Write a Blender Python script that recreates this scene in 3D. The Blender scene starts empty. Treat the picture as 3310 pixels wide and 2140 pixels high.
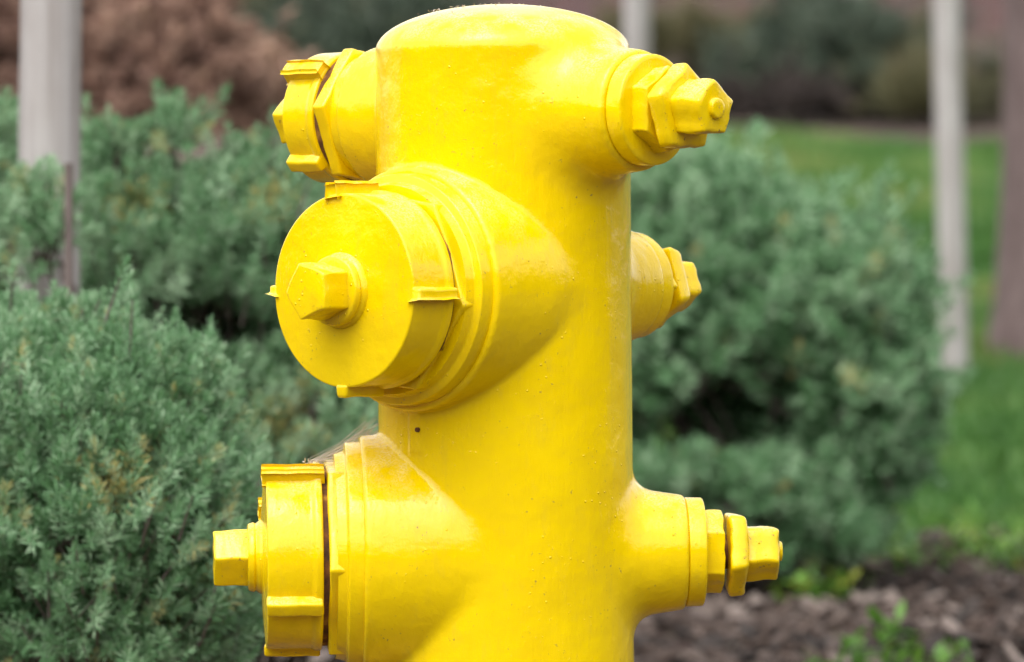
import bpy, bmesh, math, random
import numpy as np
from mathutils import Vector, Matrix

random.seed(7)
scene = bpy.context.scene
C = scene.collection

# ------------------------------------------------------------------ camera, light, exposure
D = 4.4                                   # camera to hydrant axis, metres
PITCH = math.radians(1.0)
ZC = 0.635                                # height of the point in the picture's centre
CAM = Vector((0.0046, -D * math.cos(PITCH), ZC + D * math.sin(PITCH)))
cam = bpy.data.cameras.new('camera')
cam.sensor_width = 36.0
cam.lens = 196.7
cam.clip_start = 0.05
cam.clip_end = 2000.0
cam.dof.use_dof = True
cam.dof.focus_distance = 4.33
cam.dof.aperture_fstop = 9.5
camo = bpy.data.objects.new('camera', cam)
C.objects.link(camo)
camo.location = CAM
camo.rotation_euler = (math.pi / 2 - PITCH, 0, 0)
scene.camera = camo
FPX = 196.7 / 36.0 * 3310                 # focal length in photograph pixels

SUN_EL, SUN_AZ = math.radians(61), math.radians(-152)      # azimuth from +Y towards +X
world = bpy.data.worlds.new('World')
scene.world = world
world.use_nodes = True
wn, wl = world.node_tree.nodes, world.node_tree.links
wn.clear()
sky = wn.new('ShaderNodeTexSky')
sky.sky_type = 'NISHITA'
sky.sun_disc = False
sky.sun_elevation = SUN_EL
sky.sun_rotation = SUN_AZ
sky.dust_density = 3.0
sky.ozone_density = 1.0
hs = wn.new('ShaderNodeHueSaturation')
hs.inputs['Saturation'].default_value = 0.10
bg = wn.new('ShaderNodeBackground')
bg.inputs['Strength'].default_value = 0.15
wo = wn.new('ShaderNodeOutputWorld')
wl.new(sky.outputs[0], hs.inputs['Color'])
wl.new(hs.outputs[0], bg.inputs['Color'])
wl.new(bg.outputs[0], wo.inputs['Surface'])

sl = bpy.data.lights.new('sun', 'SUN')
sl.energy = 0.52
sl.angle = math.radians(75)
sl.color = (1.0, 0.965, 0.91)
so = bpy.data.objects.new('sun', sl)
C.objects.link(so)
sdir = Vector((math.sin(SUN_AZ) * math.cos(SUN_EL), math.cos(SUN_AZ) * math.cos(SUN_EL), math.sin(SUN_EL)))
so.rotation_euler = (-sdir).to_track_quat('-Z', 'Y').to_euler()
so.location = (0, 0, 8)

scene.view_settings.view_transform = 'Standard'
scene.view_settings.look = 'None'
scene.view_settings.exposure = 1.40
scene.view_settings.gamma = 1.0
scene.view_settings.use_curve_mapping = False


# ------------------------------------------------------------------ helpers
def at(px, py, d):
    """world point seen at photograph pixel (px, py) at distance d along the view"""
    x = (px - 1655) / FPX * d
    v = (1070 - py) / FPX * d
    return Vector((CAM.x + x, CAM.y + d * math.cos(PITCH) + v * math.sin(PITCH),
                   CAM.z - d * math.sin(PITCH) + v * math.cos(PITCH)))


def tag(o, label=None, cat=None, group=None, kind=None):
    if label: o['label'] = label
    if cat: o['category'] = cat
    if group: o['group'] = group
    if kind: o['kind'] = kind
    return o


def empty(name, loc):
    o = bpy.data.objects.new(name, None)
    o.empty_display_size = 0.1
    C.objects.link(o)
    o.location = loc
    return o


def link(name, me, mat=None, parent=None):
    o = bpy.data.objects.new(name, me)
    if mat: me.materials.append(mat)
    C.objects.link(o)
    if parent is not None: o.parent = parent
    return o


def np_mesh(name, verts, faces, smooth=False):
    """verts (n,3), faces (m,k) arrays"""
    me = bpy.data.meshes.new(name)
    verts = np.ascontiguousarray(verts, dtype=np.float32)
    faces = np.ascontiguousarray(faces, dtype=np.int32)
    m, k = faces.shape
    me.vertices.add(len(verts))
    me.vertices.foreach_set('co', verts.ravel())
    me.loops.add(m * k)
    me.loops.foreach_set('vertex_index', faces.ravel())
    me.polygons.add(m)
    me.polygons.foreach_set('loop_start', np.arange(0, m * k, k, dtype=np.int32))
    me.polygons.foreach_set('loop_total', np.full(m, k, dtype=np.int32))
    if smooth:
        me.polygons.foreach_set('use_smooth', np.ones(m, dtype=bool))
    me.update(calc_edges=True)
    me.validate()
    return me


def point_attr(me, name, vals):
    a = me.attributes.new(name, 'FLOAT', 'POINT')
    a.data.foreach_set('value', np.ascontiguousarray(vals, dtype=np.float32))


class Nodes:
    def __init__(self, name):
        self.m = bpy.data.materials.new(name)
        self.m.use_nodes = True
        self.n, self.l = self.m.node_tree.nodes, self.m.node_tree.links
        self.b = self.n['Principled BSDF']
        self.out = self.n['Material Output']

    def new(self, t, **kw):
        nd = self.n.new(t)
        for k, v in kw.items():
            if k in nd.inputs: nd.inputs[k].default_value = v
            else: setattr(nd, k, v)
        return nd

    def noise(self, vec, scale, detail=3.0, rough=0.55):
        nd = self.new('ShaderNodeTexNoise', Scale=scale, Detail=detail, Roughness=rough)
        if vec is not None: self.l.new(vec, nd.inputs['Vector'])
        return nd.outputs['Fac']

    def ramp(self, fac, stops):
        nd = self.new('ShaderNodeValToRGB')
        el = nd.color_ramp.elements
        while len(el) < len(stops): el.new(0.5)
        for e, (p, c) in zip(el, stops):
            e.position = p
            e.color = (*c, 1) if not isinstance(c, (int, float)) else (c, c, c, 1)
        self.l.new(fac, nd.inputs['Fac'])
        return nd.outputs['Color']

    def mix(self, fac, a, b, mode='MIX'):
        nd = self.new('ShaderNodeMix', data_type='RGBA', blend_type=mode)
        for s, v in ((nd.inputs[0], fac), (nd.inputs[6], a), (nd.inputs[7], b)):
            if hasattr(v, 'is_linked'): self.l.new(v, s)
            elif isinstance(v, (int, float)): s.default_value = v
            else: s.default_value = (*v, 1)
        return nd.outputs[2]

    def math(self, op, a, b=0.0):
        nd = self.new('ShaderNodeMath', operation=op)
        for s, v in ((nd.inputs[0], a), (nd.inputs[1], b)):
            if hasattr(v, 'is_linked'): self.l.new(v, s)
            else: s.default_value = v
        return nd.outputs[0]

    def objvec(self, scale=None):
        tc = self.new('ShaderNodeTexCoord')
        v = tc.outputs['Object']
        if scale:
            mp = self.new('ShaderNodeMapping')
            mp.inputs['Scale'].default_value = scale
            self.l.new(v, mp.inputs['Vector'])
            v = mp.outputs[0]
        return v

    def bump(self, h, dist, strength=1.0, prev=None):
        nd = self.new('ShaderNodeBump', Strength=strength, Distance=dist)
        self.l.new(h, nd.inputs['Height'])
        if prev is not None: self.l.new(prev, nd.inputs['Normal'])
        return nd.outputs[0]

    def set(self, **kw):
        for k, v in kw.items():
            k = k.replace('_', ' ')
            s = self.b.inputs[k]
            if hasattr(v, 'is_linked'): self.l.new(v, s)
            else: s.default_value = (*v, 1) if isinstance(v, tuple) and len(v) == 3 else v
        return self.m


# ------------------------------------------------------------------ materials
def paint_material(name, wear=0.0):
    k = Nodes(name)
    v = k.objvec()
    n1 = k.noise(v, 14, 4)
    base = k.ramp(n1, [(0.3, (0.80, 0.545, 0.001)), (0.7, (0.87, 0.612, 0.001))])
    # chalky fading on surfaces that face the weather, glare mixed in at the dome
    geo = k.new('ShaderNodeNewGeometry')
    sx = k.new('ShaderNodeSeparateXYZ')
    k.l.new(geo.outputs['Normal'], sx.inputs[0])
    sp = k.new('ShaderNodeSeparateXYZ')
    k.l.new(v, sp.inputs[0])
    up = k.ramp(sx.outputs['Z'], [(0.35, 0.0), (0.95, 1.0)])
    dusty = k.math('MULTIPLY', k.ramp(k.noise(k.objvec((1, 1, 0.6)), 40, 4, 0.6), [(0.42, 0.0), (0.62, 1.0)]),
                   k.ramp(k.noise(v, 620, 2, 0.6), [(0.42, 0.15), (0.58, 1.0)]))
    chalk_glare = k.math('MULTIPLY', k.math('MULTIPLY', up, dusty), 0.5)
    crown = k.math('MULTIPLY', k.ramp(k.math('ADD', sp.outputs['Z'], k.math('MULTIPLY', n1, 0.012)), [(0.888, 0.0), (0.899, 1.0)]), 0.6)  # pale dome top: weathered paint plus sky glare put into the colour
    chalk_glare = k.math('MAXIMUM', chalk_glare, crown)
    base = k.mix(chalk_glare, base, (0.88, 0.78, 0.46))
    # grime specks and fine scuffs
    specks = k.ramp(k.noise(v, 330, 2, 0.4), [(0.265, 1.0), (0.30, 0.0)])
    patch = k.ramp(k.noise(v, 22, 2), [(0.45, 0.0), (0.65, 1.0)])
    base = k.mix(k.math('MULTIPLY', k.math('MULTIPLY', specks, patch), 0.8), base, (0.28, 0.19, 0.05))
    grime = k.ramp(k.noise(k.objvec((1, 1, 0.35)), 70, 6, 0.7), [(0.56, 0.0), (0.78, 1.0)])
    base = k.mix(k.math('MULTIPLY', grime, 0.22), base, (0.50, 0.36, 0.05))
    if wear > 0:      # knocked paint on the nuts: rust and old paint show through in small chips
        chip = k.ramp(k.noise(v, 150, 5, 0.7), [(0.62, 0.0), (0.665, 1.0)])
        cc = k.ramp(k.noise(v, 240, 3), [(0.4, (0.20, 0.085, 0.02)), (0.6, (0.55, 0.36, 0.06))])
        base = k.mix(k.math('MULTIPLY', chip, wear), base, cc)
    runs = k.ramp(k.noise(k.objvec((1, 1, 0.16)), 60, 4, 0.6), [(0.60, 0.0), (0.74, 1.0)])
    base = k.mix(k.math('MULTIPLY', runs, 0.20), base, (0.56, 0.38, 0.03))
    # relief: brush drag, paint sags, grit under the paint, a few bubbles
    brush = k.noise(k.objvec((1.0, 1.0, 0.12)), 420, 3, 0.6)
    lumps = k.noise(v, 75, 4, 0.6)
    wave = k.noise(v, 22, 2, 0.5)
    grit = k.math('MULTIPLY', k.ramp(k.noise(v, 430, 2, 0.5), [(0.66, 0.0), (0.78, 1.0)]), k.ramp(k.noise(v, 17, 3, 0.6), [(0.5, 0.0), (0.66, 1.0)]))
    vo = k.new('ShaderNodeTexVoronoi', Scale=120.0)
    k.l.new(v, vo.inputs['Vector'])
    bub = k.ramp(vo.outputs['Distance'], [(0.05, 1.0), (0.13, 0.0)])
    bm = k.ramp(k.noise(v, 11, 2), [(0.50, 0.0), (0.62, 1.0)])
    bub = k.math('MULTIPLY', bub, bm)
    b = k.bump(wave, 0.0040, 0.55)
    b = k.bump(lumps, 0.0012, 0.6, b)
    b = k.bump(k.noise(k.objvec((1, 1, 0.18)), 48, 3, 0.5), 0.0022, 0.6, b)
    b = k.bump(brush, 0.00022, 0.9, b)
    b = k.bump(k.noise(k.objvec((1.0, 1.0, 0.25)), 150, 4, 0.7), 0.0004, 0.4, b)
    b = k.bump(grit, 0.0003, 0.7, b)
    b = k.bump(bub, 0.0007, 0.9, b)
    rg = k.math('ADD', k.math('MULTIPLY', chalk_glare, 0.25), 0.13)
    return k.set(Base_Color=base, Roughness=rg, Specular_IOR_Level=0.36, Normal=b,
                 Coat_Weight=0.12, Coat_Roughness=0.1)


def rust_material():
    k = Nodes('rusty_groove')
    v = k.objvec()
    c = k.ramp(k.noise(v, 90, 4), [(0.3, (0.030, 0.012, 0.005)), (0.55, (0.16, 0.060, 0.012)), (0.8, (0.42, 0.24, 0.02))])
    return k.set(Base_Color=c, Roughness=0.85, Normal=k.bump(k.noise(v, 200, 3), 0.001, 0.8))


def leaf_material(name, dark, mid, light, yellow, trans=0.25, rough=0.5):
    k = Nodes(name)
    a = k.new('ShaderNodeAttribute', attribute_name='tint')
    c = k.ramp(a.outputs['Fac'], [(0.0, dark), (0.45, mid), (0.88, light), (0.97, yellow)])
    k.set(Base_Color=c, Roughness=rough, Specular_IOR_Level=0.45)
    t = k.new('ShaderNodeBsdfTranslucent')
    k.l.new(c, t.inputs['Color'])
    ms = k.new('ShaderNodeMixShader')
    ms.inputs[0].default_value = trans
    k.l.new(k.b.outputs[0], ms.inputs[1])
    k.l.new(t.outputs[0], ms.inputs[2])
    k.l.new(ms.outputs[0], k.out.inputs['Surface'])
    return k.m


def bark_material(name, a, b, scale=40, stretch=0.15):
    k = Nodes(name)
    v = k.objvec((1, 1, stretch))
    n = k.noise(v, scale, 5, 0.65)
    c = k.ramp(n, [(0.3, a), (0.7, b)])
    return k.set(Base_Color=c, Roughness=0.85, Normal=k.bump(n, 0.004, 0.7))


def ground_material():
    k = Nodes('bark_mulch')
    v = k.objvec()
    big = k.noise(v, 1.5, 3, 0.6)
    c = k.ramp(big, [(0.34, (0.036, 0.020, 0.015)), (0.5, (0.082, 0.054, 0.039)), (0.64, (0.145, 0.108, 0.074))])
    mid = k.ramp(k.noise(v, 7, 4, 0.7), [(0.3, (0.45, 0.42, 0.42)), (0.7, (1.25, 1.22, 1.2))])
    c = k.mix(1.0, c, mid, 'MULTIPLY')
    chips = k.new('ShaderNodeTexVoronoi', Scale=35.0)
    k.l.new(v, chips.inputs['Vector'])
    c = k.mix(0.35, c, k.mix(1.0, c, chips.outputs['Color'], 'MULTIPLY'))
    h = k.noise(v, 30, 4, 0.7)
    return k.set(Base_Color=c, Roughness=0.95, Normal=k.bump(h, 0.03, 0.8))


def lawn_material():
    k = Nodes('lawn_turf')
    v = k.objvec()
    c = k.ramp(k.noise(v, 1.6, 4, 0.6), [(0.3, (0.030, 0.075, 0.014)), (0.6, (0.055, 0.13, 0.025)), (0.75, (0.10, 0.14, 0.03))])
    return k.set(Base_Color=c, Roughness=0.9, Normal=k.bump(k.noise(v, 60, 3), 0.02, 0.7))


def stake_material():
    k = Nodes('weathered_pale_wood')
    v = k.objvec((1, 1, 0.03))
    n = k.noise(v, 55, 4, 0.6)
    n2 = k.noise(k.objvec((1, 1, 0.4)), 12, 4, 0.6)
    c = k.ramp(n, [(0.3, (0.21, 0.180, 0.165)), (0.5, (0.385, 0.352, 0.335)), (0.7, (0.47, 0.445, 0.435))])
    c = k.mix(0.35, c, k.ramp(n2, [(0.35, (0.19, 0.160, 0.14)), (0.65, (0.42, 0.40, 0.39))]))
    return k.set(Base_Color=c, Roughness=0.8, Normal=k.bump(n, 0.003, 0.7))


def chip_material():
    k = Nodes('wood_chip')
    a = k.new('ShaderNodeAttribute', attribute_name='tint')
    c = k.ramp(a.outputs['Fac'], [(0.0, (0.012, 0.008, 0.006)), (0.4, (0.038, 0.022, 0.015)),
                                  (0.75, (0.082, 0.056, 0.044)), (1.0, (0.19, 0.15, 0.13))])
    return k.set(Base_Color=c, Roughness=0.9)


def wall_material():
    k = Nodes('red_brick')
    v = k.objvec()
    br = k.new('ShaderNodeTexBrick', Scale=4.6)
    br.inputs['Color1'].default_value = (0.13, 0.062, 0.055, 1)
    br.inputs['Color2'].default_value = (0.085, 0.048, 0.05, 1)
    br.inputs['Mortar'].default_value = (0.16, 0.13, 0.125, 1)
    mp = k.new('ShaderNodeMapping')
    mp.inputs['Rotation'].default_value = (math.pi / 2, 0, 0)
    k.l.new(v, mp.inputs['Vector'])
    k.l.new(mp.outputs[0], br.inputs['Vector'])
    return k.set(Base_Color=br.outputs['Color'], Roughness=0.9)


def stone_material():
    k = Nodes('pale_stone')
    n = k.noise(k.objvec(), 9, 5)
    return k.set(Base_Color=k.ramp(n, [(0.3, (0.26, 0.25, 0.27)), (0.7, (0.42, 0.41, 0.44))]), Roughness=0.9)


def web_material():
    k = Nodes('cobweb_silk')
    return k.set(Base_Color=(0.55, 0.5, 0.46), Roughness=0.7, Alpha=0.65)


M_PAINT = paint_material('yellow_paint')
M_WORN = paint_material('worn_yellow_paint', 0.75)
M_RUST = rust_material()
GREYGREEN = dict(dark=(0.052, 0.130, 0.040), mid=(0.142, 0.300, 0.132), light=(0.330, 0.475, 0.290), yellow=(0.40, 0.35, 0.12))
M_LEAF = leaf_material('grey_green_leaf', **GREYGREEN)
M_LEAF_DARK = leaf_material('dark_green_leaf', (0.020, 0.034, 0.020), (0.046, 0.070, 0.042), (0.090, 0.120, 0.076), (0.14, 0.125, 0.07), 0.12)
M_LEAF_OLIVE = leaf_material('olive_straw', (0.07, 0.07, 0.03), (0.13, 0.125, 0.06), (0.22, 0.19, 0.10), (0.30, 0.24, 0.13), 0.2)
M_WEED = leaf_material('weed_leaf', (0.05, 0.12, 0.015), (0.09, 0.22, 0.025), (0.16, 0.30, 0.04), (0.30, 0.32, 0.05), 0.35)
M_GRASS = leaf_material('grass_blade', (0.040, 0.12, 0.018), (0.090, 0.210, 0.042), (0.205, 0.300, 0.080), (0.34, 0.32, 0.11), 0.3)
M_TWIG = bark_material('shrub_twig', (0.10, 0.075, 0.065), (0.21, 0.165, 0.15), 60)
M_TRUNK = bark_material('mauve_brown_bark', (0.09, 0.058, 0.055), (0.185, 0.132, 0.125), 28, 0.3)
M_GROUND = ground_material()
M_LAWN = lawn_material()
M_STAKE = stake_material()
M_CHIP = chip_material()
M_WALL = wall_material()
M_STONE = stone_material()
M_WEB = web_material()


# ------------------------------------------------------------------ the ground
def smooth01(t):
    t = np.clip(t, 0, 1)
    return t * t * (3 - 2 * t)


PR_D = np.array([-60, 4.0, 5.5, 7.5, 9.5, 11, 16, 23, 30, 45, 60, 110, 400.])
PR_Z = np.array([0.0, 0.0, 0.03, 0.12, 0.13, 0.15, 0.31, 0.70, 1.25, 2.42, 3.7, 6.0, 9.0])
PL_D = np.array([-60, 4.0, 5.5, 7.5, 9.5, 14, 20, 30, 45, 60, 110, 400.])
PL_Z = np.array([0.0, 0.0, 0.03, 0.12, 0.25, 0.60, 1.07, 1.70, 2.48, 3.7, 6.0, 9.0])


def ground_z(x, y):
    x, y = np.asarray(x, float), np.asarray(y, float)
    d = y + D
    zr, zl = np.interp(d, PR_D, PR_Z), np.interp(d, PL_D, PL_Z)
    w = smooth01((x + 0.55) / 0.9)
    z = zl + (zr - zl) * w
    amp = np.clip((d - 5.5) / 6, 0, 1)
    z = z + amp * 0.012 * (np.sin(x * 3.1 + y * 1.3) + np.sin(x * 1.7 - y * 2.3 + 1.0))
    return z


def lawn_mask(x, y):
    d = y + D
    near = 10.35 - 0.10 * x + 0.10 * np.sin(x * 9) + 0.07 * np.sin(x * 23 + 1)
    far = 29.8 + 0.5 * np.sin(x * 2.1) - 1.2 * np.clip(x - 2.0, 0, 2)
    left = 0.12 * np.sin(y * 1.7) + 0.05 * (d - 10) * 0.3
    return (d > near) & (d < far) & (x > left)


def axis_lines(segs):
    out = []
    for a, b, s in segs:
        out += list(np.arange(a, b - 1e-6, s))
    out.append(segs[-1][1])
    return np.array(out)


xs = axis_lines([(-400, -40, 40), (-40, -8, 4), (-8, -3, 0.5), (-3, 5, 0.1), (5, 10, 0.5), (10, 40, 3), (40, 400, 40)])
ys = axis_lines([(-60, -6, 6), (-6, 0, 0.5), (0, 14, 0.1), (14, 45, 0.25), (45, 60, 1.5), (60, 400, 20)])
X, Y = np.meshgrid(xs, ys, indexing='ij')
Z = ground_z(X, Y)
V = np.stack([X, Y, Z], -1).reshape(-1, 3)
nx, ny = len(xs), len(ys)
I, J = np.meshgrid(np.arange(nx - 1), np.arange(ny - 1), indexing='ij')
q = (I * ny + J)
F = np.stack([q, q + ny, q + ny + 1, q + 1], -1).reshape(-1, 4)
cen = V[F].mean(1)
lm = lawn_mask(cen[:, 0], cen[:, 1])


def compact(V, F):
    u, inv = np.unique(F, return_inverse=True)
    return V[u], inv.reshape(F.shape)


g = link('ground', np_mesh('ground', *compact(V, F[~lm]), smooth=True), M_GROUND)
tag(g, kind='structure')
g = link('lawn', np_mesh('lawn', *compact(V, F[lm]), smooth=True), M_LAWN)
tag(g, kind='structure')

# grass blades standing on the lawn
rng = np.random.default_rng(11)


def blades(n, xr, dr, mask, hgt, wid):
    out = np.zeros((0, 2))
    while len(out) < n:
        u = rng.random((n * 2, 2))
        d = dr[0] + (dr[1] - dr[0]) * u[:, 0] ** 1.15
        y = d - D
        x = xr[0] + (xr[1] - xr[0]) * u[:, 1]
        k = mask(x, y) & (np.abs(x) < 0.35 + 0.14 * d)
        out = np.concatenate([out, np.stack([x, y], -1)[k]])
    p = out[:n]
    z = ground_z(p[:, 0], p[:, 1])
    base = np.stack([p[:, 0], p[:, 1], z - 0.004], -1)
    az = rng.random(n) * 2 * np.pi
    clump = 0.75 + 0.35 * np.sin(p[:, 0] * 5 + 2 * np.sin(p[:, 1] * 1.3)) * np.sin(p[:, 1] * 2.1)
    h = (hgt * (0.5 + rng.random(n))) * clump
    w = wid * (0.7 + 0.6 * rng.random(n))
    lean = h * (0.15 + 0.6 * rng.random(n))
    la = rng.random(n) * 2 * np.pi
    side = np.stack([np.cos(az), np.sin(az), 0 * az], -1) * w[:, None] * 0.5
    tip = base + np.stack([np.cos(la) * lean, np.sin(la) * lean, h], -1)
    mid = base + np.stack([np.cos(la) * lean * .3, np.sin(la) * lean * .3, h * .6], -1)
    verts = np.stack([base - side, base + side, mid + side * .8, tip, mid - side * .8], 1).reshape(-1, 3)
    faces = np.arange(n * 5).reshape(n, 5)
    tint = np.clip(0.45 + 0.32 * np.sin(p[:, 0] * 1.9 + np.sin(p[:, 1] * 0.9) * 2) * np.sin(p[:, 1] * 1.6) + 0.22 * np.sin(p[:, 0] * 7 + 2 * np.sin(p[:, 1] * 3.1)) * np.sin(p[:, 1] * 4.3 + 1)
                   + rng.normal(0, 0.17, n), 0.02, 0.99)
    return verts, faces, np.repeat(tint, 5)


gv, gf, gt = blades(95000, (-0.3, 4.5), (10.2, 30.3), lawn_mask, 0.06, 0.008)
me = np_mesh('grass', gv, gf)
point_attr(me, 'tint', gt)
o = link('grass', me, M_GRASS)
tag(o, 'short bright green grass covering the rising lawn on the right', 'grass', kind='stuff')


# bark mulch pieces lying loose round the shrubs
def chips(n):
    d = 5.2 + (11.0 - 5.2) * rng.random(n) ** 0.8
    x = -1.6 + 3.9 * rng.random(n)
    y = d - D
    keep = ~lawn_mask(x, y)
    x, y = x[keep], y[keep]
    n = len(x)
    z = ground_z(x, y)
    L = rng.uniform(0.012, 0.055, n); W = L * rng.uniform(0.25, 0.7, n); T = rng.uniform(0.003, 0.011, n)
    box = np.array([[-1, -1, -1], [1, -.7, -1], [.8, 1, -1], [-.9, .8, -1], [-.8, -.8, 1], [.9, -.6, 1], [.7, .8, 1], [-1, .9, 1]]) * .5
    fs = np.array([[0, 3, 2, 1], [4, 5, 6, 7], [0, 1, 5, 4], [1, 2, 6, 5], [2, 3, 7, 6], [3, 0, 4, 7]])
    loc = box[None] * np.stack([L, W, T], -1)[:, None]
    a, t, r = rng.random(n) * 6.283, rng.normal(0, .35, n), rng.normal(0, .35, n)
    ca, sa = np.cos(a), np.sin(a)
    zz = loc[:, :, 2] + loc[:, :, 0] * t[:, None] + loc[:, :, 1] * r[:, None]
    xx = loc[:, :, 0] * ca[:, None] - loc[:, :, 1] * sa[:, None] + x[:, None]
    yy = loc[:, :, 0] * sa[:, None] + loc[:, :, 1] * ca[:, None] + y[:, None]
    v = np.stack([xx, yy, zz + (z + 0.008 + 0.012 * rng.random(n))[:, None]], -1).reshape(-1, 3)
    f = (fs[None] + (np.arange(n) * 8)[:, None, None]).reshape(-1, 4)
    tint = np.clip(rng.normal(.45, .25, n) + 0.2 * np.sin(x * 4) * np.sin(y * 5), 0, 1)
    return v, f, np.repeat(tint, 8)


cv, cf, ct = chips(15000)
me = np_mesh('mulch', cv, cf)
point_attr(me, 'tint', ct)
o = link('mulch', me, M_CHIP)
tag(o, 'brown and grey bark chips scattered over the planting bed', 'mulch', kind='stuff')

# ------------------------------------------------------------------ wall far behind
WY = 43.3 - D
wr = empty('brick_wall', (0, WY, float(ground_z(1.0, WY)) - 0.35))
tag(wr, 'dark reddish brown brick wall along the top of the far bank', 'wall')


def box_bm(bm, c, s):
    r = bmesh.ops.create_cube(bm, size=1.0, matrix=Matrix.Translation(c) @ Matrix.Diagonal((*s, 1)))
    return r['verts']


def bm_obj(name, bm, mat, parent=None, smooth=None, bevel=None, segs=2):
    me = bpy.data.meshes.new(name)
    bm.to_mesh(me)
    bm.free()
    if smooth is not None:
        for p in me.polygons: p.use_smooth = True
        me.set_sharp_from_angle(angle=math.radians(smooth))
    o = link(name, me, mat, parent)
    if bevel:
        for p in me.polygons: p.use_smooth = True
        md = o.modifiers.new('bevel', 'BEVEL')
        md.width = bevel
        md.segments = segs
        md.limit_method = 'ANGLE'
        md.angle_limit = math.radians(28)
        md.harden_normals = True
    return o


bm = bmesh.new(); box_bm(bm, (0, 0, 0.9), (36, 0.3, 1.8)); bm_obj('wall_body', bm, M_WALL, wr)
bm = bmesh.new(); box_bm(bm, (0, 0, 1.843), (36.1, 0.4, 0.08)); bm_obj('coping', bm, M_STONE, wr, bevel=0.01)


# unseen tree line added behind the viewer to darken what the glossy paint mirrors
rgw = np.random.default_rng(31)
na, nh = 240, 14
vv = []
for i in range(na + 1):
    a = math.radians(72 + 216 * i / na)
    top = 6.0 + 1.3 * math.sin(i * .31) + .9 * math.sin(i * .83 + 1) + rgw.uniform(-.5, .5)
    for j in range(nh + 1):
        t = j / nh
        rad = 24 + 2.2 * math.sin(i * .47 + t * 3) + rgw.uniform(-.6, .6) - 2.5 * math.sin(t * math.pi)
        vv.append((math.sin(a) * rad, math.cos(a) * rad, -0.2 + top * t))
ff = [(i * (nh + 1) + j, (i + 1) * (nh + 1) + j, (i + 1) * (nh + 1) + j + 1, i * (nh + 1) + j + 1) for i in range(na) for j in range(nh)]
o = link('added_tree_line', np_mesh('added_tree_line', np.array(vv), np.array(ff)), M_LEAF_DARK)
tag(o, 'unseen line of dark trees added behind the viewer to darken the paint reflections', 'trees', kind='stuff')


# ------------------------------------------------------------------ shrubs
def sprig_template(rg, whorls, length, leaf, width, per=4, spread=1.0):
    vs = []
    for i in range(whorls):
        t = (i + 0.5) / whorls
        z = length * t
        ang = math.radians(80 - 58 * t ** 1.6) * spread
        ll = leaf * (0.75 + 0.4 * math.sin(math.pi * min(1, t * 1.05)) ** 0.7) * rg.uniform(.8, 1.15)
        off = rg.random() * 6.28
        for j in range(per):
            az = off + j * 2 * math.pi / per + rg.normal(0, .25)
            a2 = ang + rg.normal(0, .18)
            dr = np.array([math.cos(az) * math.sin(a2), math.sin(az) * math.sin(a2), math.cos(a2)])
            sd = np.array([-math.sin(az), math.cos(az), 0.0])
            tw = rg.normal(0, .5)
            nrm = np.cross(dr, sd)
            sd = sd * math.cos(tw) + nrm * math.sin(tw)
            b = np.array([0, 0, z])
            l2 = ll * rg.uniform(.8, 1.15)
            vs += [b, b + dr * l2 * .55 + sd * width * .5, b + dr * l2 + np.array([0, 0, l2 * .08]), b + dr * l2 * .55 - sd * width * .5]
    return np.array(vs)


def foliage(rg, points, dirs, tmpl, scale, yellow=0.04, tint_mu=0.5):
    """points (n,3), dirs (n,3); one sprig of leaves on each"""
    n = len(points)
    dz = dirs / np.linalg.norm(dirs, axis=1, keepdims=True)
    ref = rg.normal(size=(n, 3))
    dx = np.cross(ref, dz); dx /= np.linalg.norm(dx, axis=1, keepdims=True)
    dy = np.cross(dz, dx)
    R = np.stack([dx, dy, dz], -1)
    s = scale * rg.uniform(.75, 1.25, n)
    which = rg.integers(0, len(tmpl), n)
    Vs, Ts = [], []
    for k, t in enumerate(tmpl):
        m = which == k
        if not m.any(): continue
        v = np.einsum('nij,vj->nvi', R[m], t) * s[m][:, None, None] + points[m][:, None]
        nl = len(t) // 4
        st = rg.normal(0, .14, m.sum()) + (tint_mu[m] if hasattr(tint_mu, '__len__') else tint_mu)
        ye = rg.random(m.sum()) < yellow
        tt = st[:, None] + rg.normal(0, .20, (m.sum(), nl))
        tt = np.clip(tt, 0.02, .88)
        tt[ye] = np.clip(0.92 + rg.normal(0, .05, (ye.sum(), nl)), .8, 1)
        Vs.append(v.reshape(-1, 3)); Ts.append(np.repeat(tt.ravel(), 4))
    v = np.concatenate(Vs)
    return v, np.arange(len(v)).reshape(-1, 4), np.concatenate(Ts)


def tubes(paths, radii, sides=5):
    vs, fs = [], []
    b = 0
    for P, R in zip(paths, radii):
        P = np.asarray(P, float)
        n = len(P)
        for i in range(n):
            t = P[min(i + 1, n - 1)] - P[max(i - 1, 0)]
            t = t / (np.linalg.norm(t) + 1e-9)
            a = np.cross(t, [0.31, 0.95, 0.1]); a /= np.linalg.norm(a) + 1e-9
            c = np.cross(t, a)
            for j in range(sides):
                th = 2 * math.pi * j / sides
                vs.append(P[i] + R[i] * (math.cos(th) * a + math.sin(th) * c))
        for i in range(n - 1):
            for j in range(sides):
                j2 = (j + 1) % sides
                fs.append([b + i * sides + j, b + i * sides + j2, b + (i + 1) * sides + j2, b + (i + 1) * sides + j])
        b += n * sides
    return np.array(vs), np.array(fs)


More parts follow.
